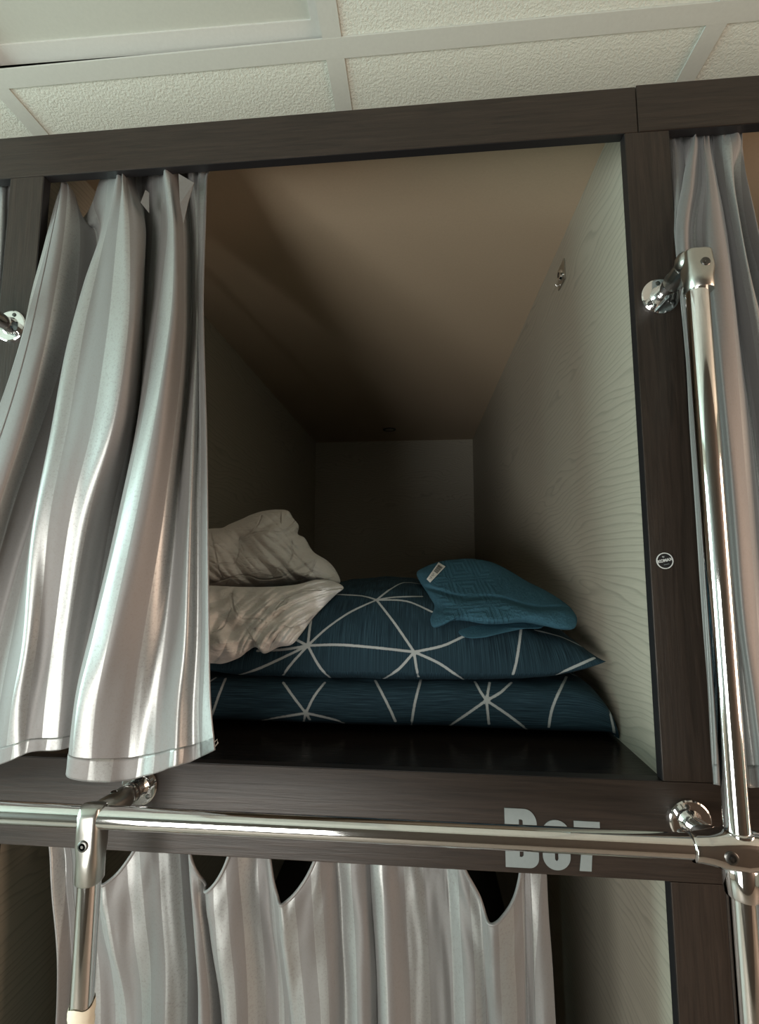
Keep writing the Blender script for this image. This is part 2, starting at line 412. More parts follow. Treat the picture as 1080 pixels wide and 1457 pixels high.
bd = thing('round_badge', 'tiny round black badge with white ring and maker lettering on the right post', 'badge', (.3272, 0, -.0013))
bc = (.3272, -.0013)
circ = lambda r, n=48: [(bc[0]+r*math.cos(2*PI*i/n), bc[1]+r*math.sin(2*PI*i/n)) for i in range(n)]
prism([circ(.0094)], -.0005, .0006, 'badge_disc', M_BLACK, bd)
prism([circ(.0108), circ(.0096)], -.0006, .0008, 'ring', M_WHITE, bd)
def text_mesh(body, size, loc, rot, name, parent, mat, bold=.0):
    cu = bpy.data.curves.new(name, 'FONT'); cu.body = body; cu.size = size; cu.align_x = 'CENTER'; cu.align_y = 'CENTER'; cu.offset = bold; cu.extrude = .0001
    o = bpy.data.objects.new('tmp', cu); COL.objects.link(o)
    me = bpy.data.meshes.new_from_object(o.evaluated_get(bpy.context.evaluated_depsgraph_get())); bpy.data.objects.remove(o)
    me.name = name; me.transform(Matrix.Translation(Vector(loc)) @ rot)
    return link(name, me, mat, parent, False)
RX = Matrix.Rotation(PI/2, 4, 'X'); tilt = Matrix.Rotation(-math.radians(12), 4, 'Y')
text_mesh('KOMAX', .0052, (bc[0], -.0011, bc[1]+.0004), tilt @ RX, 'badge_name', bd, M_WHITE, .00022)
text_mesh('by', .003, (bc[0]-.002, -.0011, bc[1]+.0055), tilt @ RX, 'badge_line', bd, M_WHITE)
text_mesh('hostels', .0024, (bc[0]+.0018, -.0011, bc[1]-.0045), tilt @ RX, 'badge_line', bd, M_STICK)

# ------------------------------------------------------------------ chrome railing
YP = -.085; RP = .0125; PX = .342; LX = -.396; ZRA = -.3105
rail = thing('chrome_railing', 'polished chrome railing with a long bar across the opening and upright poles', 'railing', (PX, YP, ZFL))
MB().tube([(PX, YP, ZFL), (PX, YP, .335)], RP, 48).build('upright_pole', M_CHROME, rail)
MB().tube([(-1.25, YP, ZRA), (1.3, YP, ZRA)], RP, 48).build('cross_bar', M_CHROME, rail)
MB().tube([(LX, YP, ZFL), (LX, YP, ZRA-.004)], RP, 48).build('upright_pole', M_CHROME, rail)
def flange(parent, x, z, ztop_screws=(90, 210, 330)):
    b = MB().tube([(x, -.0003, z), (x, -.003, z), (x, -.0042, z)], [.0255, .0255, .0238], 56)
    b.tube([(x, -.004, z), (x, -.009, z), (x, -.014, z)], [.0145, .0125, .0118], 40)
    f = b.build('flange', M_CHROME, parent)
    for a in ztop_screws:
        a = math.radians(a); cx, cz = x+.0185*math.cos(a), z+.0185*math.sin(a)
        MB().tube([(cx, -.0041, cz), (cx, -.0049, cz), (cx, -.0054, cz)], [.0034, .0032, .002], 20).build('screw', M_SCREW, f)
    return f
def cap_screw(parent, p, nrm, r=.0062):
    p = Vector(p); nrm = Vector(nrm).normalized()
    MB().tube([p, p+nrm*.0012, p+nrm*.0018], [r, r, r*.86], 28).tube([p+nrm*.0018, p+nrm*.0005], [r*.66, r*.6], 28).tube([p+nrm*.0006, p+nrm*.0021], [r*.34, r*.3], 6).build('screw', M_SCREW, parent)
# top joint of the right pole
flange(rail, .3424, .3734-.004, (100, 215, 325))
fx, fz = .3424, .3694
MB().tube([(fx, -.012, fz), (fx, -.036, fz)], .0108, 40).build('stub_tube', M_CHROME, rail)
j = MB()
j.tube([(fx, -.034, fz), (fx+.0, -.036, fz), (fx-.001, -.050, fz-.002), (fx-.003, -.062, fz-.001), (fx-.004, -.070, fz)], [.0122, .0128, .0128, .0118, .010], 40)
j.build('elbow_arm', M_NICKEL, rail)
MB().ball((fx-.009, -.077, fz+.0005), (.0095, .0125, .013), 32).build('pivot_knob', M_NICKEL, rail)
j = MB()
zs = [.3255, .3265, .340, .352, .362, .374, .3765, .3775]
hw = [(.0153, .0153), (.0160, .0160), (.0160, .0158), (.0160, .0140), (.0158, .0122), (.0152, .0108), (.0146, .0102), (.0125, .009)]
V = []; F = []; n = 48
for (a, b), z in zip(hw, zs):
    e = .95 if z < .35 else .5
    for k in range(n):
        th = 2*PI*k/n; cx, sy = math.cos(th), math.sin(th)
        V.append((PX+.002+a*math.copysign(abs(cx)**e, cx), YP+b*math.copysign(abs(sy)**e, sy), z))
for i in range(len(zs)-1):
    for k in range(n): F.append((i*n+k, i*n+(k+1) % n, (i+1)*n+(k+1) % n, (i+1)*n+k))
F.append(tuple(range(n))[::-1]); F.append(tuple((len(zs)-1)*n+k for k in range(n)))
tj = j.add(V, F).build('pole_connector', M_NICKEL, rail, angle=50)
cap_screw(tj, (PX+.004, YP-.0128, .356), (.03, -1, .04), .0056)
# crossing joint at the right
flange(rail, .3372, -.3306+.004, (100, 220, 340))
MB().tube([(.3372, -.012, -.3270), (.3390, -.040, -.322), (PX, YP+.01, -.3135)], [.0108, .0108, .0115], 40).build('stub_tube', M_CHROME, rail)
V = []; F = []; n = 48
prof = [(-.050, .0145), (-.049, .0152), (-.044, .0152), (-.034, .0165), (-.020, .0195), (0, .0215), (.020, .0195), (.034, .0165), (.044, .0152), (.049, .0152), (.050, .0145)]
for dx, r in prof:
    w = 1 - min(1, abs(dx)/.048)
    for k in range(n):
        th = 2*PI*k/n; yy = r*math.cos(th)*(.95+.05*w); zz = r*math.sin(th)*(.97)
        if yy < -.0165: yy = -.0165
        V.append((PX+dx, YP+yy-.001, ZRA+zz))
for i in range(len(prof)-1):
    for k in range(n): F.append((i*n+k, i*n+(k+1) % n, (i+1)*n+(k+1) % n, (i+1)*n+k))
F.append(tuple(range(n))[::-1]); F.append(tuple((len(prof)-1)*n+k for k in range(n)))
cj = MB().add(V, F).build('cross_connector', M_CHROME, rail, angle=60)
cap_screw(cj, (PX-.018, YP-.0173, ZRA), (-.05, -1, 0), .0066)
MB().tube([(PX, YP, ZRA-.012), (PX, YP, ZRA-.0165), (PX, YP, ZRA-.044), (PX, YP, ZRA-.046), (PX, YP, ZRA-.0465)], [.0150, .0168, .0168, .0160, .0128], 48).build('collar', M_CHROME, rail)
MB().tube([(PX, YP, ZRA+.010), (PX, YP, ZRA+.0185), (PX, YP, ZRA+.0195)], [.0150, .0150, .0128], 48).build('collar', M_CHROME, rail)
# tee joint at the left
flange(rail, -.3889, -.3127, (75, 195, 318))
MB().tube([(-.3889, -.012, -.3127), (-.3895, -.040, -.3120)], .0125, 40).tube([(-.3889, -.022, -.3127), (-.3889, -.026, -.3127)], .0138, 40).build('stub_tube', M_CHROME, rail)
tj = MB()
tj.tube([(-.3893, -.032, -.3125), (-.3894, -.036, -.3123), (-.391, -.052, -.3115), (-.394, -.070, ZRA+.001), (LX, YP+.006, ZRA)], [.0130, .0142, .0138, .0128, .012], 40)
n = 48; V = []; F = []
zs = [ZRA-.072, ZRA-.070, ZRA-.045, ZRA-.030, ZRA-.012, ZRA+.004, ZRA+.0125, ZRA+.0145]
wx = [.0138, .0152, .0152, .0150, .0148, .0146, .0140, .0135]; wy = [.0138, .0150, .0150, .0150, .0152, .0150, .0110, .004]
for z, a, b in zip(zs, wx, wy):
    e = .9 if z < ZRA-.04 else .6
    for k in range(n):
        th = 2*PI*k/n; cx, sy = math.cos(th), math.sin(th)
        V.append((LX+a*math.copysign(abs(cx)**e, cx), YP+b*math.copysign(abs(sy)**e, sy), z))
for i in range(len(zs)-1):
    for k in range(n): F.append((i*n+k, i*n+(k+1) % n, (i+1)*n+(k+1) % n, (i+1)*n+k))
F.append(tuple(range(n))[::-1]); F.append(tuple((len(zs)-1)*n+k for k in range(n)))
tj.add(V, F)
tjo = tj.build('tee_connector', M_NICKEL, rail, angle=50)
cap_screw(tjo, (LX, YP-.0152, ZRA-.025), (0, -1, 0), .0062)
cap_screw(tjo, (-.3935, -.052, ZRA+.0118), (0, -.1, 1), .004)
n = 40; V = []; F = []          # worn tape wound round the left pole
for i in range(9):
    z = -.514 - .0055*i
    for k in range(n):
        th = 2*PI*k/n; r = RP+.0010+.0009*noise.noise(Vector((math.cos(th)*3, math.sin(th)*3, i*1.3)))+(.0005 if i % 3 else 0)
        V.append((LX+r*math.cos(th), YP+r*math.sin(th), z+.0022*math.sin(th*3+i*.4)))
for i in range(8):
    for k in range(n): F.append((i*n+k, i*n+(k+1) % n, (i+1)*n+(k+1) % n, (i+1)*n+k))
o = MB().add(V, F).build('tape_wrap', M_TAPE, rail, angle=80); o['label'] = 'cream tape wrapped round the pole'

lb = thing('rail_bracket', 'round chrome wall bracket on the left post, half hidden by the grey curtain', 'bracket', (-.6417, 0, .3684))
flange(lb, -.6417, .3684, (70, 190, 310))
MB().tube([(-.6417, -.012, .3684), (-.6417, -.038, .3684)], .0112, 40).build('stub_tube', M_CHROME, lb)
MB().tube([(-.6417, -.034, .3684), (-.643, -.038, .3684), (-.648, -.060, .3690), (-.652, -.072, .369)], [.012, .0132, .0128, .0115], 40).build('elbow_arm', M_NICKEL, lb)
MB().ball((-.656, -.080, .369), (.013, .0125, .013), 32).build('pivot_knob', M_NICKEL, lb)

# ------------------------------------------------------------------ curtains
def cr(P, t):                      # Catmull-Rom through rows of P at parameter t
    n = len(P)-1; i = min(int(t), n-1); f = t-i
    p0, p1, p2, p3 = P[max(i-1, 0)], P[i], P[i+1], P[min(i+2, n)]
    return .5*((2*p1) + (-p0+p2)*f + (2*p0-5*p1+4*p2-p3)*f*f + (-p0+3*p1-3*p2+p3)*f**3)
def cloth(name, ctrl, nr, nc, stripe_row=.6, amp=.0025, parent=None, seed=0, uv0=0., nk=None, pleat=0.):
    """ctrl: rows x cols of world points, resampled to a smooth sheet with thickness"""
    C = np.array(ctrl, float); R, K = C.shape[:2]
    A = np.array([[cr(C[:, k], (R-1)*i/(nr-1)) for k in range(K)] for i in range(nr)])
    B = np.array([[cr(A[i], (K-1)*j/(nc-1)) for j in range(nc)] for i in range(nr)])
    for i in range(int(nr*.3)):             # small gathers where the cloth is bunched on the wire
        for j in range(nc):
            t = j/nc*(nk or K)
            B[i, j, 1] += pleat*math.sin(2*PI*t*.95+1.5*math.sin(t*.9))*math.exp(-i/nr/.07)
    # soft random puckers across the surface
    for i in range(nr):
        for j in range(nc):
            q = Vector((j/nc*(nk or K)*1.1+seed, i/nr*4.5, seed))
            B[i, j, 1] += amp*noise.noise(q*1.6)
            B[i, j, 0] += amp*.5*noise.noise(q*1.3+Vector((9, 2, 1)))
    row = B[int(nr*stripe_row)]
    s = np.concatenate([[0], np.cumsum(np.linalg.norm(np.diff(row, axis=0), axis=1))]) + uv0
    V = B.reshape(-1, 3)
    F = [(i*nc+j, i*nc+j+1, (i+1)*nc+j+1, (i+1)*nc+j) for i in range(nr-1) for j in range(nc-1)]
    o = mesh(name, V, F, M_SATIN, parent)
    uv = o.data.uv_layers.new(name='UVMap')
    for lo in o.data.loops:
        i, j = divmod(lo.vertex_index, nc); uv.data[lo.index].uv = (s[j], 1.0-i/nr)
    md = o.modifiers.new('thickness', 'SOLIDIFY'); md.thickness = .0012; md.offset = 0
    return o, B, s
def strip(name, B, rows, cols, off, parent, w=None, mat=None):
    """a stitched hem: a thin doubled band lying on the cloth along the given rows/cols of its grid"""
    V = []; F = []
    sub = B[rows[0]:rows[1], cols[0]:cols[1]]
    n, m = sub.shape[:2]
    du = np.gradient(sub, axis=1) if m > 1 else None; dv = np.gradient(sub, axis=0)
    nm = np.cross(du, dv); nm /= np.linalg.norm(nm, axis=2)[..., None]+1e-9
    flip = np.sign(np.einsum('ijk,ijk->ij', nm, ORI - sub))[..., None]
    P = sub + nm*flip*off
    V = P.reshape(-1, 3); F = [(i*m+j, i*m+j+1, (i+1)*m+j+1, (i+1)*m+j) for i in range(n-1) for j in range(m-1)]
    o = mesh(name, V, F, mat or M_SATIN, parent)
    uv = o.data.uv_layers.new(name='UVMap')
    for lo in o.data.loops:
        i, j = divmod(lo.vertex_index, m); uv.data[lo.index].uv = (.31+j*.002+i*.0003, i*.003)
    md = o.modifiers.new('thickness', 'SOLIDIFY'); md.thickness = .0005; md.offset = 0
    return o

# main curtain: columns left to right, each (pixel column, depth) at the row heights below
rows = [238, 262, 325, 400, 480, 600, 740, 900, 1000]
hem  = [1165, 1150, 1120, 1098, 1085, 1070, 1068, 1062, 1060, 1100, 1112, 1110, 1100, 1090, 1082, 1067]
dep  = [.032, .026, .012, -.004, -.018, -.030, -.038, -.044, -.046, -.048]
cols = [  # u at 238,262,325,400,480,600,740,900,1000,hem    and fold depth (+ back / - toward the room)
 ([ 86,  84,  70,  50,  31,  -8, -62,-118,-150,-190], [0, 0, -.004, -.012, -.012, -.012, -.008, 0, 0, 0]),
 ([ 93,  93,  88,  75,  60,  30, -15, -60, -85,-115], [-.004, -.006, -.014, -.018, -.018, -.018, -.018, -.012, -.01, -.01]),
 ([100, 106, 115, 112, 100,  62,  15, -28, -50, -72], [.004, .004, .008, .010, .008, .006, .006, .004, .004, .004]),
 ([106, 116, 138, 140, 130, 100,  50,   5, -14, -30], [.010, .012, .026, .032, .032, .026, .016, .012, .010, .008]),
 ([162, 156, 146, 120,  98,  76,  50,  36,  18,   8], [.008, -.004, -.012, -.016, -.018, -.016, -.014, -.006, -.002, 0]),
 ([170, 168, 158, 146, 132, 112,  82,  64,  50,  44], [-.006, -.016, -.024, -.026, -.026, -.020, -.012, .002, .006, .006]),
 ([180, 178, 182, 182, 178, 160, 122,  96,  84,  78], [-.010, -.014, -.032, -.038, -.036, -.024, -.006, .006, .010, .012]),
 ([190, 190, 206, 202, 196, 184, 152, 126, 114, 106], [.002, .004, -.012, -.022, -.020, -.010, .010, .018, .020, .020]),
 ([212, 208, 206, 206, 204, 198, 178, 152, 142, 136], [.012, .020, .024, .028, .030, .030, .030, .028, .026, .022]),
 ([228, 230, 234, 224, 212, 196, 167, 129, 106,  95], [-.002, -.006, -.008, -.010, -.010, -.010, -.010, -.014, -.016, -.014]),
 ([240, 242, 247, 248, 241, 222, 194, 160, 140, 132], [-.014, -.020, -.028, -.034, -.034, -.030, -.026, -.024, -.020, -.014]),
 ([252, 254, 260, 262, 260, 250, 232, 205, 190, 182], [-.004, .006, -.008, -.010, -.012, -.012, -.008, -.006, -.004, -.002]),
 ([264, 266, 270, 272, 270, 262, 252, 238, 226, 222], [.012, .020, .016, .016, .014, .010, .008, .006, .002, -.004]),
 ([272, 272, 277, 278, 278, 274, 268, 262, 254, 250], [-.006, .004, .006, .006, .004, -.004, -.006, -.006, -.004, -.006]),
 ([281, 281, 283, 283, 283, 284, 282, 280, 276, 276], [-.002, .002, .004, .004, .004, .004, .002, .002, .004, .002]),
 ([295, 294, 292, 290, 290, 293, 296, 297, 300, 306], [-.006, -.006, -.006, -.008, -.008, -.008, -.008, -.010, -.010, -.010]),
]
ctrl = []; vtop = {0: 262, 1: 258, 2: 272, 3: 312}
for i in range(10):
    ctrl.append([at(us[i], max(vtop.get(k, 0)+i*9, (rows+[hem[k]])[i]), dep[i]+dd[i]*1.4) for k, (us, dd) in enumerate(cols)])
c1t = thing('curtain', 'silver grey satin curtain gathered to the left of the open upper cubby', 'curtain', (-.47, 0, -.28), 'striped satin bunk curtains')
c1, B1, s1 = cloth('drape', ctrl, 200, 330, seed=1.3, parent=c1t, amp=.0022, pleat=.009)
nr, nc = B1.shape[:2]
strip('side_hem', B1, (0, nr), (nc-16, nc), .0010, c1t)
strip('side_hem', B1, (4, nr), (0, 12), .0010, c1t)
strip('bottom_hem', B1, (nr-9, nr), (0, nc), .0010, c1t)
MB().tube([at(305, 1056, -.056), at(309, 1052, -.057), at(310, 1057, -.056), at(306, 1062, -.056)], .0007, 10).build('loose_thread', M_TAG, c1t)
# hooks and added top flaps standing in for a lit fold and loop
def wire(x0, x1, z, parent):
    return MB().tube([(x0, .03, z), (x1, .03, z)], .0032, 16).build('curtain_wire', M_NICKEL, parent)
wire(XWL+.001, XWR-.001, .652, c1t)
for quad in ([(254, 247, -.012), (276, 260, -.010), (268, 286, -.014), (261, 318, -.022), (256, 290, -.020)], [(200, 288, -.010), (207, 270, -.006), (212, 274, -.004), (212, 303, -.008)]):
    V = [Vector(at(*q)) for q in quad]; n = len(V); V = V + [q+Vector((0, .0012, 0)) for q in V]
    mesh('fold_flap', V, [tuple(range(n)), tuple(range(2*n-1, n-1, -1))]+[(i, i+n, (i+1) % n+n, (i+1) % n) for i in range(n)], M_SATIN, c1t, False)

# right curtain
rows2 = [178, 205, 260, 340, 480, 640, 860, 1000, 1116]
dep2 = [.034, .028, .014, -.002, -.018, -.026, -.032, -.034, -.036]
cols2 = [
 ([951, 952, 956, 961, 974, 984, 998,1008,1016], [0]*9),
 ([960, 962, 966, 970, 982, 994,1008,1016,1022], [-.006, -.008, -.010, -.008, -.006, -.006, -.006, -.006, -.006]),
 ([971, 973, 978, 980, 990,1002,1018,1026,1034], [.010, .014, .016, .016, .010, .008, .006, .004, .004]),
 ([984, 982, 972, 962, 978, 996,1020,1034,1046], [.004, -.006, -.014, -.020, -.014, -.006, 0, 0, 0]),
 ([990, 989, 984, 976, 992,1010,1034,1048,1060], [-.012, -.020, -.028, -.036, -.028, -.020, -.010, -.008, -.006]),
 ([ 996, 996, 998, 988,1006,1024,1046,1062,1076], [.006, .006, .010, .004, -.006, -.008, -.004, 0, 0]),
 ([1002,1003,1008,1010,1022,1038,1058,1074,1090], [-.010, -.016, -.026, -.034, -.034, -.030, -.024, -.016, -.012]),
 ([1008,1010,1020,1034,1048,1062,1078,1092,1104], [.002, -.002, -.012, -.020, -.024, -.020, -.012, -.004, 0]),
 ([1012,1014,1018,1032,1052,1072,1096,1112,1126], [.016, .022, .030, .032, .030, .026, .022, .018, .014]),
 ([1018,1018,1022,1036,1060,1086,1116,1130,1144], [.002, .000, .004, .010, .012, .010, .008, .006, .004]),
 ([1034,1036,1044,1056,1084,1110,1140,1156,1168], [-.012, -.018, -.024, -.026, -.022, -.018, -.012, -.008, -.006]),
 ([1050,1052,1042,1046,1092,1128,1166,1180,1192], [-.010, -.012, 0, .014, .018, .012, .008, .006, .004]),
 ([1052,1056,1064,1082,1120,1156,1196,1212,1226], [-.004, -.006, -.014, -.018, -.016, -.014, -.010, -.008, -.006]),
]
ctrl = [[at(us[i], rows2[i] + (10*(k/12) if i == 8 else 0), dep2[i]+dd[i]*1.12) for k, (us, dd) in enumerate(cols2)] for i in range(9)]
c2t = thing('curtain', 'silver grey satin curtain at the right edge, hanging behind the tall chrome pole', 'curtain', (.45, 0, -.27), 'striped satin bunk curtains')
c2, B2, s2 = cloth('drape', ctrl, 170, 260, seed=5.1, parent=c2t, amp=.0022, uv0=.03, pleat=.007)
strip('side_hem', B2, (0, 170), (0, 14), .0010, c2t); strip('bottom_hem', B2, (162, 170), (0, 260), .0010, c2t)
strip('top_hem', B2, (0, 10), (190, 236), .0012, c2t)
wire(XWR+SP+.001, 1.28, .652, c2t)

# left neighbour's curtain, a sliver at the left edge
rows3 = [258, 272, 320, 400, 520, 700, 900, 1100]
xs = [14, 8, 0, -8, -18, -26, -36, -46, -58]
ctrl = [[at(4+x*(1+.00035*(v-258)) - (0 if v < 330 else 0) - (v-258)*.04, v, .024 + (.012 if k % 2 else -.010)*min(1, .3+(v-258)/300)) for k, x in enumerate(xs)] for v in rows3]
c3t = thing('curtain', 'sliver of satin curtain at the upper left edge beyond the left post', 'curtain', (-.72, .03, -.25), 'striped satin bunk curtains')
cloth('drape', ctrl, 60, 60, seed=8., parent=c3t, amp=.002, uv0=.01)
wire(-1.55, XWL-SP-.001, .652, c3t)

# lower curtain: hangs from hooks, sagging between them
def lower():
    K = 112; R = 9
    u0, u1 = 68, 778
    sags = [(160, 50, 46), (303, 31, 60), (412, 43, 78), (699, 47, 106)]
    vs = [0, .04, .10, .2, .35, .6, 1.]
    zbot = -1.38
    ctrl = []
    for vi in vs:
        row = []
        for k in range(K):
            t = k/(K-1); u = u0+(u1-u0)*t
            X = at(u, 1300, .045)[0]
            z0 = -.385
            bulge = 0
            for (us, hw_, dv) in sags:
                q = abs(u-us)/hw_
                if q < 1.35:
                    z0b = at(us, 1212+dv*.85, .03)[2]
                    w = max(0, 1-q*q)
                    z0 = min(z0, -.385 + (z0b+.385)*w)
                    bulge = max(bulge, max(0, 1-q/1.35))
            z = z0 + (zbot-z0)*vi
            ph = 2*PI*(t*9.5 + .30*math.sin(t*21) + .12*math.sin(t*37+1))
            am = (.015+.007*math.sin(t*17+2))*(.45+.55*min(1, vi*4))*max(0, min(1, t*8-.12, (1-t)*20+.2))
            y = .045 + am*math.sin(ph) - .028*bulge*math.exp(-((vi-.0)/.16)**2) + .003*math.sin(t*75+1)
            X += .005*math.cos(ph*1.)*(1-vi*.5)*max(0, min(1, t*8-.12, (1-t)*20)) + .010*vi*(t-.3)
            X += .038*(1-t)*min(1, vi/.235)
            if k == 0: y = .03
            if k == K-1: X += .02*vi
            row.append((X, y, z))
        ctrl.append(row)
    return ctrl
c4t = thing('curtain', 'wide silver grey satin curtain with sagging top edge closing the lower cubby', 'curtain', (-.2, .045, -1.38), 'striped satin bunk curtains')
c4, B4, s4 = cloth('drape', lower(), 200, 520, stripe_row=.3, seed=3.3, parent=c4t, amp=.0028, nk=30)
strip('side_hem', B4, (0, 200), (0, 18), .0010, c4t); strip('side_hem', B4, (0, 200), (504, 520), .0010, c4t)
MB().tube([tuple(p+np.array([0, -.001, 0])) for p in B4[1, 2:-2]], .0024, 10).build('rolled_top_edge', M_SATIN, c4t)
wire(XWL+.001, XWR-.001, -.388, c4t)

# curtain of the lower right cubby
cc = []
for z in (-.385, -.43, -.55, -.8, -1.1, -1.38):
    cc.append([(.3775+.004*k-.006*min(1, (-.385-z)*3)*(k == 0)+.03*(k//2)*.9, .016+(.030 if k % 2 else .002), z) for k in range(15)])
c5t = thing('curtain', 'satin curtain edge in the bottom right corner between post and chrome pole', 'curtain', (.6, .03, -1.38), 'striped satin bunk curtains')
cloth('drape', cc, 60, 140, seed=6.6, parent=c5t, amp=.002, stripe_row=.5, uv0=.02)
wire(XWR+SP+.001, 1.28, -.388, c5t)

# ------------------------------------------------------------------ bedding
def seg_dist(V, lines):
    d = np.full(len(V), .06)
    for L in lines:
        for a, b in zip(L[:-1], L[1:]):
            ab = b-a; t = np.clip(((V-a)@ab)/max(ab@ab, 1e-12), 0, 1)
            d = np.minimum(d, np.linalg.norm(V-(a+t[:, None]*ab), axis=1))
    return d
def draw_lines(o, pixlines):
    me = o.data; V = np.array([v.co[:] for v in me.vertices])
    if o.parent: pass
    T = BVHTree.FromPolygons([tuple(v) for v in V], [tuple(p.vertices) for p in me.polygons])
    lines = []
    for P in pixlines:
        P = [np.array(p, float) for p in P]; cur = []
        dense = []
        for k in range(len(P)-1):
            n = max(2, int(np.linalg.norm(P[k+1]-P[k])/6))
            for q in range(n+1):
                dense.append(cr(np.array(P), k+q/n))
        for u, v in dense:
            r = ray(u, v); h = T.ray_cast(Vector(ORI), Vector(r).normalized())
            if h[0] is not None: cur.append(np.array(h[0]))
            elif len(cur) > 1: lines.append(cur); cur = []
        if len(cur) > 1: lines.append(cur)
    at_ = me.attributes.new('line', 'FLOAT', 'POINT')
    at_.data.foreach_set('value', seg_dist(V, lines).astype(np.float32) if lines else np.full(len(V), .06, np.float32))
cz_ = lambda L: [[(290+x*.5648, 700+y*.5648) for x, y in l] for l in L]

# folded duvet in a teal cover, lying on the bare board
def even_angles(nq, hy, hz):
    t = np.linspace(0, 2*PI, 20001); c, sn = np.cos(t), np.sin(t)
    y = hy*np.sign(c)*abs(c)**.38; z = hz*np.sign(sn)*abs(sn)**.5
    L = np.concatenate([[0], np.cumsum(np.hypot(np.diff(y), np.diff(z)))])
    return np.interp(np.arange(nq)/nq*L[-1], L, t)
TH_PAD = even_angles(420, .274, .053)
def sleep_pad():
    nx, nq = 300, 420
    V = []; UVs = []
    x0, x1 = -.455, .3382
    y0, y1 = .188, .74; z0, z1 = -.3055, -.208
    for i in range(nx):
        a = -1+2*i/(nx-1)
        e = (1-abs(a)**14)**.42 if abs(a) < 1 else 0
        e = max(e, .03)
        X = (x0+x1)/2 + (x1-x0)/2*a
        s = 0
        for k in range(nq):
            th = TH_PAD[k]
            c, sn = math.cos(th), math.sin(th); p = .38
            yy = math.copysign(abs(c)**p, c); zz = math.copysign(abs(sn)**.5, sn)
            hy = (y1-y0)/2*(.955+.045*e)
            y = (y0+y1)/2 + hy*yy
            H = (z1-z0)/2
            zt_ = z0 + H*(1+zz*e) - H*(1-e)*.95
            # slumping at the right end
            q = Vector((X*3.2, y*3.2, 1.7))
            w = .004*noise.noise(q*2)+.0025*noise.noise(q*6)+.0012*noise.noise(q*15)
            if zz > -.6: zt_ += w*(.6+.4*zz)
            y += .004*noise.noise(Vector((X*6, zt_*14, 4)))+.002*noise.noise(Vector((X*18, zt_*30, 7)))
            if zz < 0 and c < 0: zt_ += .002*max(0, math.sin(X*19+1.))*(-zz)
            xx = X + (.012*(1-(zz+1)/2) if a > .8 else 0)*((a-.8)/.2)
            xx = X - (.008*((zz+1)/2)**1.5)*max(0, (a-.86)/.14)
            V.append((xx, y, max(zt_, z0))); UVs.append((X, k/nq*1.3))
    F = [(i*nq+k, i*nq+(k+1) % nq, (i+1)*nq+(k+1) % nq, (i+1)*nq+k) for i in range(nx-1) for k in range(nq)]
    F.append(tuple(range(nq))[::-1]); F.append(tuple((nx-1)*nq+k for k in range(nq)))
    return V, F, UVs
def with_uv(name, V, F, UVs, mat):
    o = mesh(name, V, F, mat)
    uv = o.data.uv_layers.new(name='UVMap')
    for lo in o.data.loops: uv.data[lo.index].uv = UVs[lo.vertex_index]
    return o
V, F, UVs = sleep_pad()
pad = with_uv('folded_duvet', V, F, UVs, M_SLEEP)
tag(pad, 'flat folded dark teal duvet with white lines, on the dark board under the pillow', 'duvet')
draw_lines(pad, cz_([
 [(257, 557), (230, 522), (200, 480)], [(257, 557), (278, 515), (305, 480)], [(257, 557), (160, 573), (70, 590)],
 [(257, 557), (243, 612)], [(257, 557), (292, 612)], [(257, 557), (340, 577), (395, 603), (450, 616)],
 [(432, 475), (468, 545), (503, 625)], [(547, 472), (530, 540), (518, 626)],
 [(712, 525), (698, 505), (683, 478)], [(712, 525), (720, 480)], [(712, 525), (745, 507), (775, 480)],
 [(712, 525), (640, 575), (555, 628)], [(712, 525), (723, 630)], [(712, 525), (775, 568), (855, 630)],
 [(914, 465), (878, 545), (864, 630)], [(925, 458), (985, 486), (1016, 535), (1030, 585), (1036, 622)],
 [(55, 470), (35, 520), (12, 590)], [(30, 468), (-20, 500)]]))

# pillow
def pillow_geo():
    n = 430; V = []; UVs = []; F = []
    sp_ = lambda i, w: w*math.sin((-1+2*i/(n-1))*PI/2)+(1-w)*(-1+2*i/(n-1))
    cx, cy, hx, hy = -.064, .465, .384, .27
    def P(a, b, top):
        ea = 1-.055*(1-b*b)*0 ; 
        x = hx*a*(1-.035*(1-b*b)*abs(a)**6 + .02*abs(b)**8*abs(a))
        y = hy*b*(1-.07*(1-a*a)*abs(b)**6)
        if b < 0: y = hy*b*(1+.02-.10*abs(a)**3*abs(b)**4)
        f = max(0, (1-abs(a)**2.6))**.62*max(0, (1-abs(b)**2.6))**.58
        X, Y = cx+x, cy+y
        zs = -.197 + .019*max(0, a)**7 - .004*max(0, -a)
        w = Vector((X*5, Y*5, .3))
        wr = .010*noise.noise(w) + .005*noise.noise(w*2.6) + .0022*noise.noise(w*7)
        # radiating creases near the front edge
        cre = .0035*math.sin(X*75+3*noise.noise(Vector((X*4, Y*4, 2))))*math.exp(-((b+1)/.22)**2)
        Ht = .141*(1+.10*math.exp(-((a+.05)/.5)**2)) - .030*math.exp(-((a-.55)/.3)**2)*math.exp(-((b)/.8)**2)
        if top: return (X, Y, zs + Ht*f + (wr + cre)*min(1, f*3))
        return (X, Y, max(-.228, zs - .045*f + .3*wr*min(1, f*3)))
    for top in (True, False):
        for i in range(n):
            # denser towards the rims
            a = sp_(i, .6)
            for j in range(n):
                b = sp_(j, .9)
                V.append(P(a, b, top)); UVs.append((a*hx, b*hy+(0 if top else .9)))
    for s in (0, 1):
        o = s*n*n
        for i in range(n-1):
            for j in range(n-1):
                q = (o+i*n+j, o+(i+1)*n+j, o+(i+1)*n+j+1, o+i*n+j+1)
                F.append(q if s == 0 else q[::-1])
    return V, F, UVs
V, F, UVs = pillow_geo()
pil = with_uv('pillow', V, F, UVs, M_PILLOW)
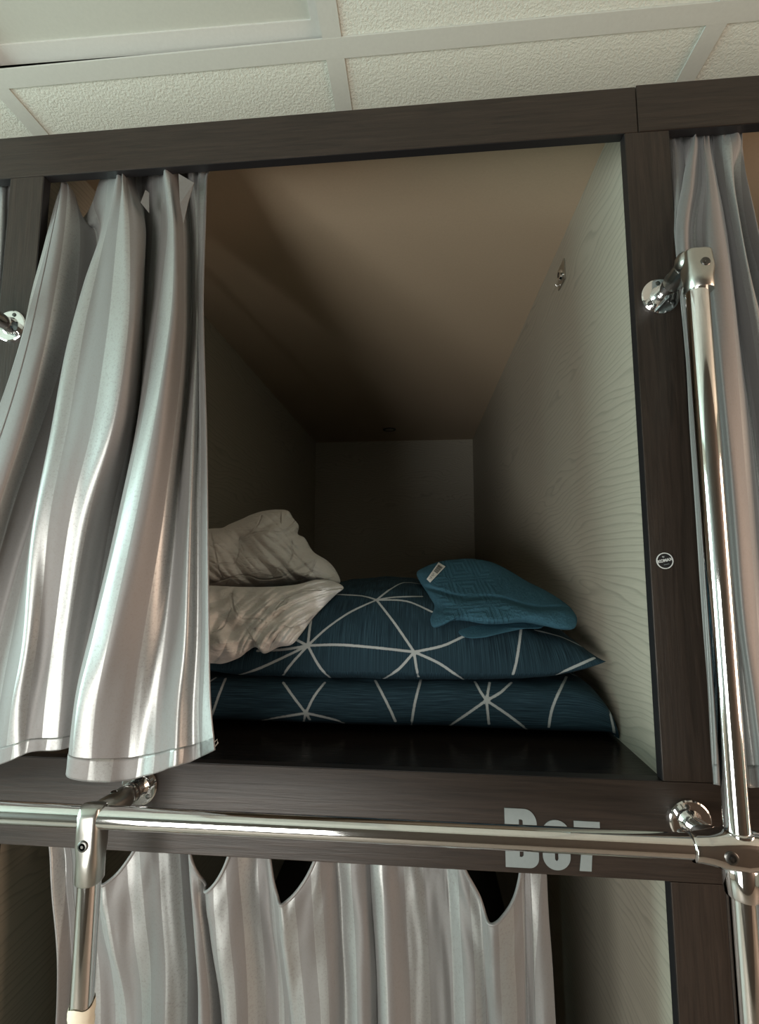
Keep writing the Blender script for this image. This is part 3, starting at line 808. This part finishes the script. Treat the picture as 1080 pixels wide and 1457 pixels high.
bm = bmesh.new(); bm.from_mesh(pil.data); bmesh.ops.remove_doubles(bm, verts=bm.verts[:], dist=.00002); bm.to_mesh(pil.data); bm.free()
tag(pil, 'plump dark teal pillow with white geometric lines, between the folded duvet and the towel', 'pillow')
draw_lines(pil, cz_([
 [(262, 387), (310, 343), (370, 302), (435, 272)], [(435, 272), (480, 330), (530, 403)],
 [(262, 387), (340, 385), (430, 392), (530, 403)], [(262, 387), (266, 350), (272, 310)], [(262, 387), (228, 370)],
 [(262, 387), (150, 440), (90, 460), (20, 468)], [(262, 387), (215, 440), (183, 488)], [(262, 387), (295, 445), (335, 480)],
 [(262, 387), (200, 397), (135, 400)], [(435, 272), (470, 245), (505, 228), (545, 232)], [(435, 272), (480, 265), (550, 263)],
 [(435, 272), (510, 275), (575, 302)], [(435, 272), (400, 262), (335, 258)],
 [(530, 403), (600, 388), (650, 366), (690, 350)], [(530, 403), (490, 447), (445, 475)], [(530, 403), (535, 440), (543, 475)],
 [(530, 403), (590, 430), (635, 460), (685, 488)], [(800, 340), (787, 430), (768, 490)],
 [(835, 348), (900, 365), (958, 392)], [(984, 418), (930, 442), (880, 464), (838, 476)]]))

# lumpy cloth bodies from a closed outline, given real depth front and back
PT = BVHTree.FromPolygons([tuple(v.co) for v in pil.data.vertices], [tuple(p.vertices) for p in pil.data.polygons])
def on_pillow(u, v, y, gap):          # keep in front of the pillow's surface where it would sink in
    h = PT.ray_cast(Vector(ORI), Vector(ray(u, v)).normalized())
    return y if h[0] is None else min(y, h[0].y-gap)
def puffy(name, outline, yfun, tf, tb, mat, parent=None, fold=None, n=300, m=70, cen=None, pw=.5, uvs=1.):
    P = np.array(outline, float); K = len(P)
    O = []
    for i in range(n):
        t = K*i/n; k = int(t); f = t-k
        p0, p1, p2, p3 = (P[(k+d) % K] for d in (-1, 0, 1, 2))
        O.append(.5*((2*p1)+(-p0+p2)*f+(2*p0-5*p1+4*p2-p3)*f*f+(-p0+3*p1-3*p2+p3)*f**3))
    O = np.array(O)
    c = np.array(cen, float) if cen is not None else O.mean(0)
    V = []; UVs = []
    rs = list(np.sin(np.linspace(0, PI/2, m)))
    for side in (0, 1):
        for ri, r in enumerate(rs if side == 0 else rs[::-1][1:]):
            th = max(0, 1-r**2.4)**pw
            for i in range(n):
                u, v = c+(O[i]-c)*r
                y = yfun(u, v); w = at(u, v, y)
                dirn = (ORI-w)/np.linalg.norm(ORI-w)
                k = (tf*th) if side == 0 else (-tb*th)
                if side == 0 and fold: k += fold(u, v)*min(1, th*1.6)
                V.append(w+dirn*k); UVs.append(((u-c[0])*.0012*uvs+.0, (v-c[1])*.0012*uvs))
    nr_ = 2*m-1
    F = [(i*n+k, (i+1)*n+k, (i+1)*n+(k+1) % n, i*n+(k+1) % n) for i in range(nr_-1) for k in range(n)]
    o = mesh(name, V, F, mat, parent)
    uv = o.data.uv_layers.new(name='UVMap')
    for lo in o.data.loops: uv.data[lo.index].uv = UVs[lo.vertex_index]
    bm = bmesh.new(); bm.from_mesh(o.data); bmesh.ops.remove_doubles(bm, verts=bm.verts[:], dist=.00005); bmesh.ops.recalc_face_normals(bm, faces=bm.faces[:]); bm.to_mesh(o.data); bm.free()
    for p in o.data.polygons: p.use_smooth = True
    return o
def ridge(x, sharp=1.):            # folded-cloth profile: round crests, tight creases
    return abs(math.sin(x))**sharp
wd = thing('white_duvet', 'crumpled white quilted duvet heaped on the left end of the teal pillow', 'duvet', (-.35, .4, -.2))
def fold_up(u, v):
    q = Vector((u*.02, v*.02, 0))
    e = u*.72-v*.69; d = u*.69+v*.72
    loc = max(0, .55+1.3*noise.noise(Vector((u*.018, v*.018, 7))))
    k = .011*loc*(ridge(e*.13+1.8*noise.noise(Vector((d*.012, e*.03, 2))), .8)-.5)
    k += .005*(ridge(e*.31+2.2*noise.noise(Vector((d*.02, e*.05, 5))), .8)-.5)*max(0, .5+noise.noise(Vector((u*.03, v*.03, 1))))
    k += .014*noise.noise(q*1.1+Vector((3, 1, 2)))
    k += -.026*math.exp(-(((u-342)**2+(v-772)**2)/330.))      # hollow between the two rolls
    k += .020*math.exp(-(((u-395)**2+(v-752)**2)/900.))
    l1 = (v-(772-.62*(u-342)))/7                               # crease running up to the right from the hollow
    k += -.012*math.exp(-l1*l1)*(340 < u < 400)
    return k
def fold_lo(u, v):
    g = math.hypot(u-500, (v-960)*1.25)
    k = .013*(ridge(g*.15+1.3*noise.noise(Vector((u*.012, v*.012, 0))), .7)-.5)*min(1, max(0, (u-325)/40))
    k += .004*(ridge(g*.37+2*noise.noise(Vector((u*.02, v*.02, 3))), .8)-.5)*min(1, max(0, (u-325)/40))
    k += .016*noise.noise(Vector((u*.03, v*.035, 6)))+.008*noise.noise(Vector((u*.07, v*.07, 2)))
    e = u*.72+v*.69
    k += .008*(ridge(e*.12+2*noise.noise(Vector((u*.02, v*.02, 9))), .8)-.5)*min(1, max(0, (350-u)/20))
    k += -.024*math.exp(-(((u-330)**2+(v-898)**2)/200.))
    return k
up_out = [(230, 768), (262, 756), (300, 752), (316, 751), (326, 746), (345, 738), (358, 732), (375, 727), (395, 725), (410, 727), (417, 737), (425, 748), (424, 760), (434, 766), (446, 785), (466, 798), (478, 812), (484, 829), (468, 832), (440, 829), (400, 834), (360, 838), (330, 840), (300, 837), (262, 834), (225, 822)]
lo_out = [(225, 838), (270, 832), (300, 833), (340, 835), (380, 835), (420, 832), (450, 825), (474, 827), (489, 836), (478, 846), (462, 862), (445, 880), (428, 903), (415, 917), (396, 921), (376, 930), (364, 921), (352, 927), (340, 936), (318, 944), (300, 944), (262, 944), (225, 930)]
yd = lambda u, v: .47 - .0010*(v-760)
o1 = puffy('upper_roll', up_out, lambda u, v: .44-.0005*(v-780), .085, .11, M_DUVET, wd, fold_up, cen=(345, 790), n=420, m=110)
o2 = puffy('lower_layer', lo_out, lambda u, v: .188+.0014*8*math.log1p(math.exp((915-v)/8)), .045, .03, M_DUVET, wd, fold_lo, cen=(345, 884), n=420, m=110)
cw = lambda L: [[(290+x*210/1080, 710+y*210/1080) for x, y in l] for l in L]
draw_lines(o1, cw([[(50, 460), (90, 475), (150, 470), (215, 470), (245, 430), (255, 370)], [(50, 620), (150, 590), (250, 562), (330, 560), (420, 590), (560, 575), (700, 500), (820, 440)],
 [(160, 640), (200, 580), (290, 572)], [(290, 380), (260, 300), (330, 260), (400, 180), (420, 120)], [(330, 260), (450, 235), (560, 245), (650, 190), (680, 140)], [(640, 300), (640, 430), (560, 500)],
 [(150, 590), (110, 520), (60, 300), (50, 250)], [(820, 440), (760, 560), (640, 610)]]))
draw_lines(o2, cw([[(200, 690), (220, 820), (280, 880), (380, 880), (450, 900)], [(480, 900), (560, 760), (700, 680), (900, 660), (1010, 650)], [(60, 980), (140, 930), (200, 800)],
 [(460, 1010), (560, 940), (700, 930), (800, 860)], [(540, 790), (600, 760)]]))

# towel
tw = thing('towel', 'petrol blue terry towel, folded, lying on the right side of the teal pillow', 'towel', (.14, .42, -.1))
t_out = [(593, 815), (604, 807), (625, 799), (648, 796), (672, 795), (700, 800), (725, 812), (750, 827), (778, 841), (800, 855), (813, 866), (821, 880), (817, 894), (800, 896), (775, 891), (745, 886), (715, 888), (690, 888), (665, 884), (645, 883), (630, 890), (617, 893), (612, 882), (615, 865), (608, 845), (598, 829)]
def fold_t(u, v):
    k = .010*noise.noise(Vector((u*.02, v*.03, 3)))+.0012*noise.noise(Vector((u*.35, v*.35, 8)))+.0030*noise.noise(Vector((u*.09, v*.09, 1)))
    seam = v-(838+.14*(u-600)+3*math.sin(u*.06))
    k += -.009*math.exp(-(seam/3)**2) + .005*math.exp(-((seam-8)/9)**2)
    k += -.012*math.exp(-(((u-628)**2/300+(v-900)**2/500)))
    return k
ot = puffy('folded_body', t_out, lambda u, v: .215+.0024*8*math.log1p(math.exp((888-v)/8)), .042, .04, M_TOWEL, tw, fold_t, cen=(705, 848), n=360, m=90, pw=.42)
for lo in ot.data.loops:                       # cloth coordinates run along the woven band
    p = ot.data.vertices[lo.vertex_index].co
    a = p.x*.97+(p.z)*.22; b = p.z*1.25-p.x*.1
    ot.data.uv_layers[0].data[lo.index].uv = (a+.0045, b+.058)
l_out = [(640, 880), (665, 882), (700, 884), (740, 882), (772, 888), (768, 894), (745, 895), (715, 901), (690, 907), (668, 908), (655, 903), (648, 893)]
puffy('under_fold', l_out, lambda u, v: .202+.0022*(908-v), .010, .012, M_TOWEL, tw, None, cen=(705, 893), n=200, m=24)
l2_out = [(597, 836), (606, 842), (613, 858), (618, 872), (612, 876), (604, 862), (598, 848)]
puffy('under_fold', l2_out, lambda u, v: .36, .006, .01, M_TOWEL, tw, None, n=80, m=12)
# paper tag on the towel: rounded card with bars
T = BVHTree.FromPolygons([tuple(v.co) for v in ot.data.vertices], [tuple(p.vertices) for p in ot.data.polygons])
def tagpt(u, v, off):
    r = Vector(ray(u, v)).normalized(); h = T.ray_cast(Vector(ORI), r)
    d = (h[0]-Vector(ORI)).length if h[0] is not None else .98
    return Vector(ORI)+r*(d-off)
T0, T1, T2, T3 = (np.array(q, float) for q in ((607, 824), (612, 829), (634, 806), (624, 800)))
def tq(a, b): return (T0*(1-a)+T3*a)*(1-b)+(T1*(1-a)+T2*a)*b        # a along the tag, b across
def patch(name, qs, off, mat, parent, na=10):
    V = []; F = []
    for (a0, a1, b0, b1) in qs:
        k = len(V)
        for i in range(na+1):
            for b in (b0, b1):
                for t in (0, .0008):
                    V.append(tagpt(*tq(a0+(a1-a0)*i/na, b), off-t))
        for i in range(na):
            s = k+i*4; F += [(s, s+2, s+6, s+4), (s+1, s+5, s+7, s+3), (s, s+4, s+5, s+1), (s+2, s+3, s+7, s+6)]
        F += [(k, k+1, k+3, k+2), (k+na*4, k+na*4+2, k+na*4+3, k+na*4+1)]
    return mesh(name, V, F, mat, parent, False)
tg = patch('paper_tag', [(0, 1, 0, 1)], .006, M_TAG, tw); tg['label'] = 'white paper barcode tag'
bars = [(.52+.033*i, .52+.033*i+.016+.006*(i % 3 == 0), .16, .84) for i in range(12)]
bars += [(.10+.05*i, .10+.05*i+.02, .25+.1*(i % 2), .5+.1*(i % 3)) for i in range(7)]
patch('barcode_print', bars, .0064, M_INK, tg, 2)

# ------------------------------------------------------------------ light
def area(name, loc, rot, sx, sy, power, col):
    l = bpy.data.lights.new(name, 'AREA'); l.shape = 'RECTANGLE'; l.size = sx; l.size_y = sy; l.energy = power; l.color = col
    o = bpy.data.objects.new(name, l); COL.objects.link(o); o.location = loc; o.rotation_euler = rot; return o
area('window_light_left', (XW0-.04, -.9, -.19), (0, -PI/2, 0), 1.6, 1.38, 80, (.72, .98, .93))
area('window_light_front', (-.85, YO-.05, -.7), (PI/2, 0, 0), .98, 1.18, 41, (1., .975, .91))
area('window_light_right', (XW1+.04, -.9, -.19), (0, PI/2, 0), 1.6, 1.38, 56, (1., .70, .52))
W = bpy.data.worlds.new('world'); S.world = W; W.use_nodes = True
W.node_tree.nodes['Background'].inputs[0].default_value = (.6, .65, .7, 1); W.node_tree.nodes['Background'].inputs[1].default_value = .3

S.view_settings.view_transform = 'Standard'; S.view_settings.look = 'None'
S.view_settings.exposure = 0.25; S.view_settings.gamma = 1; S.view_settings.use_curve_mapping = False
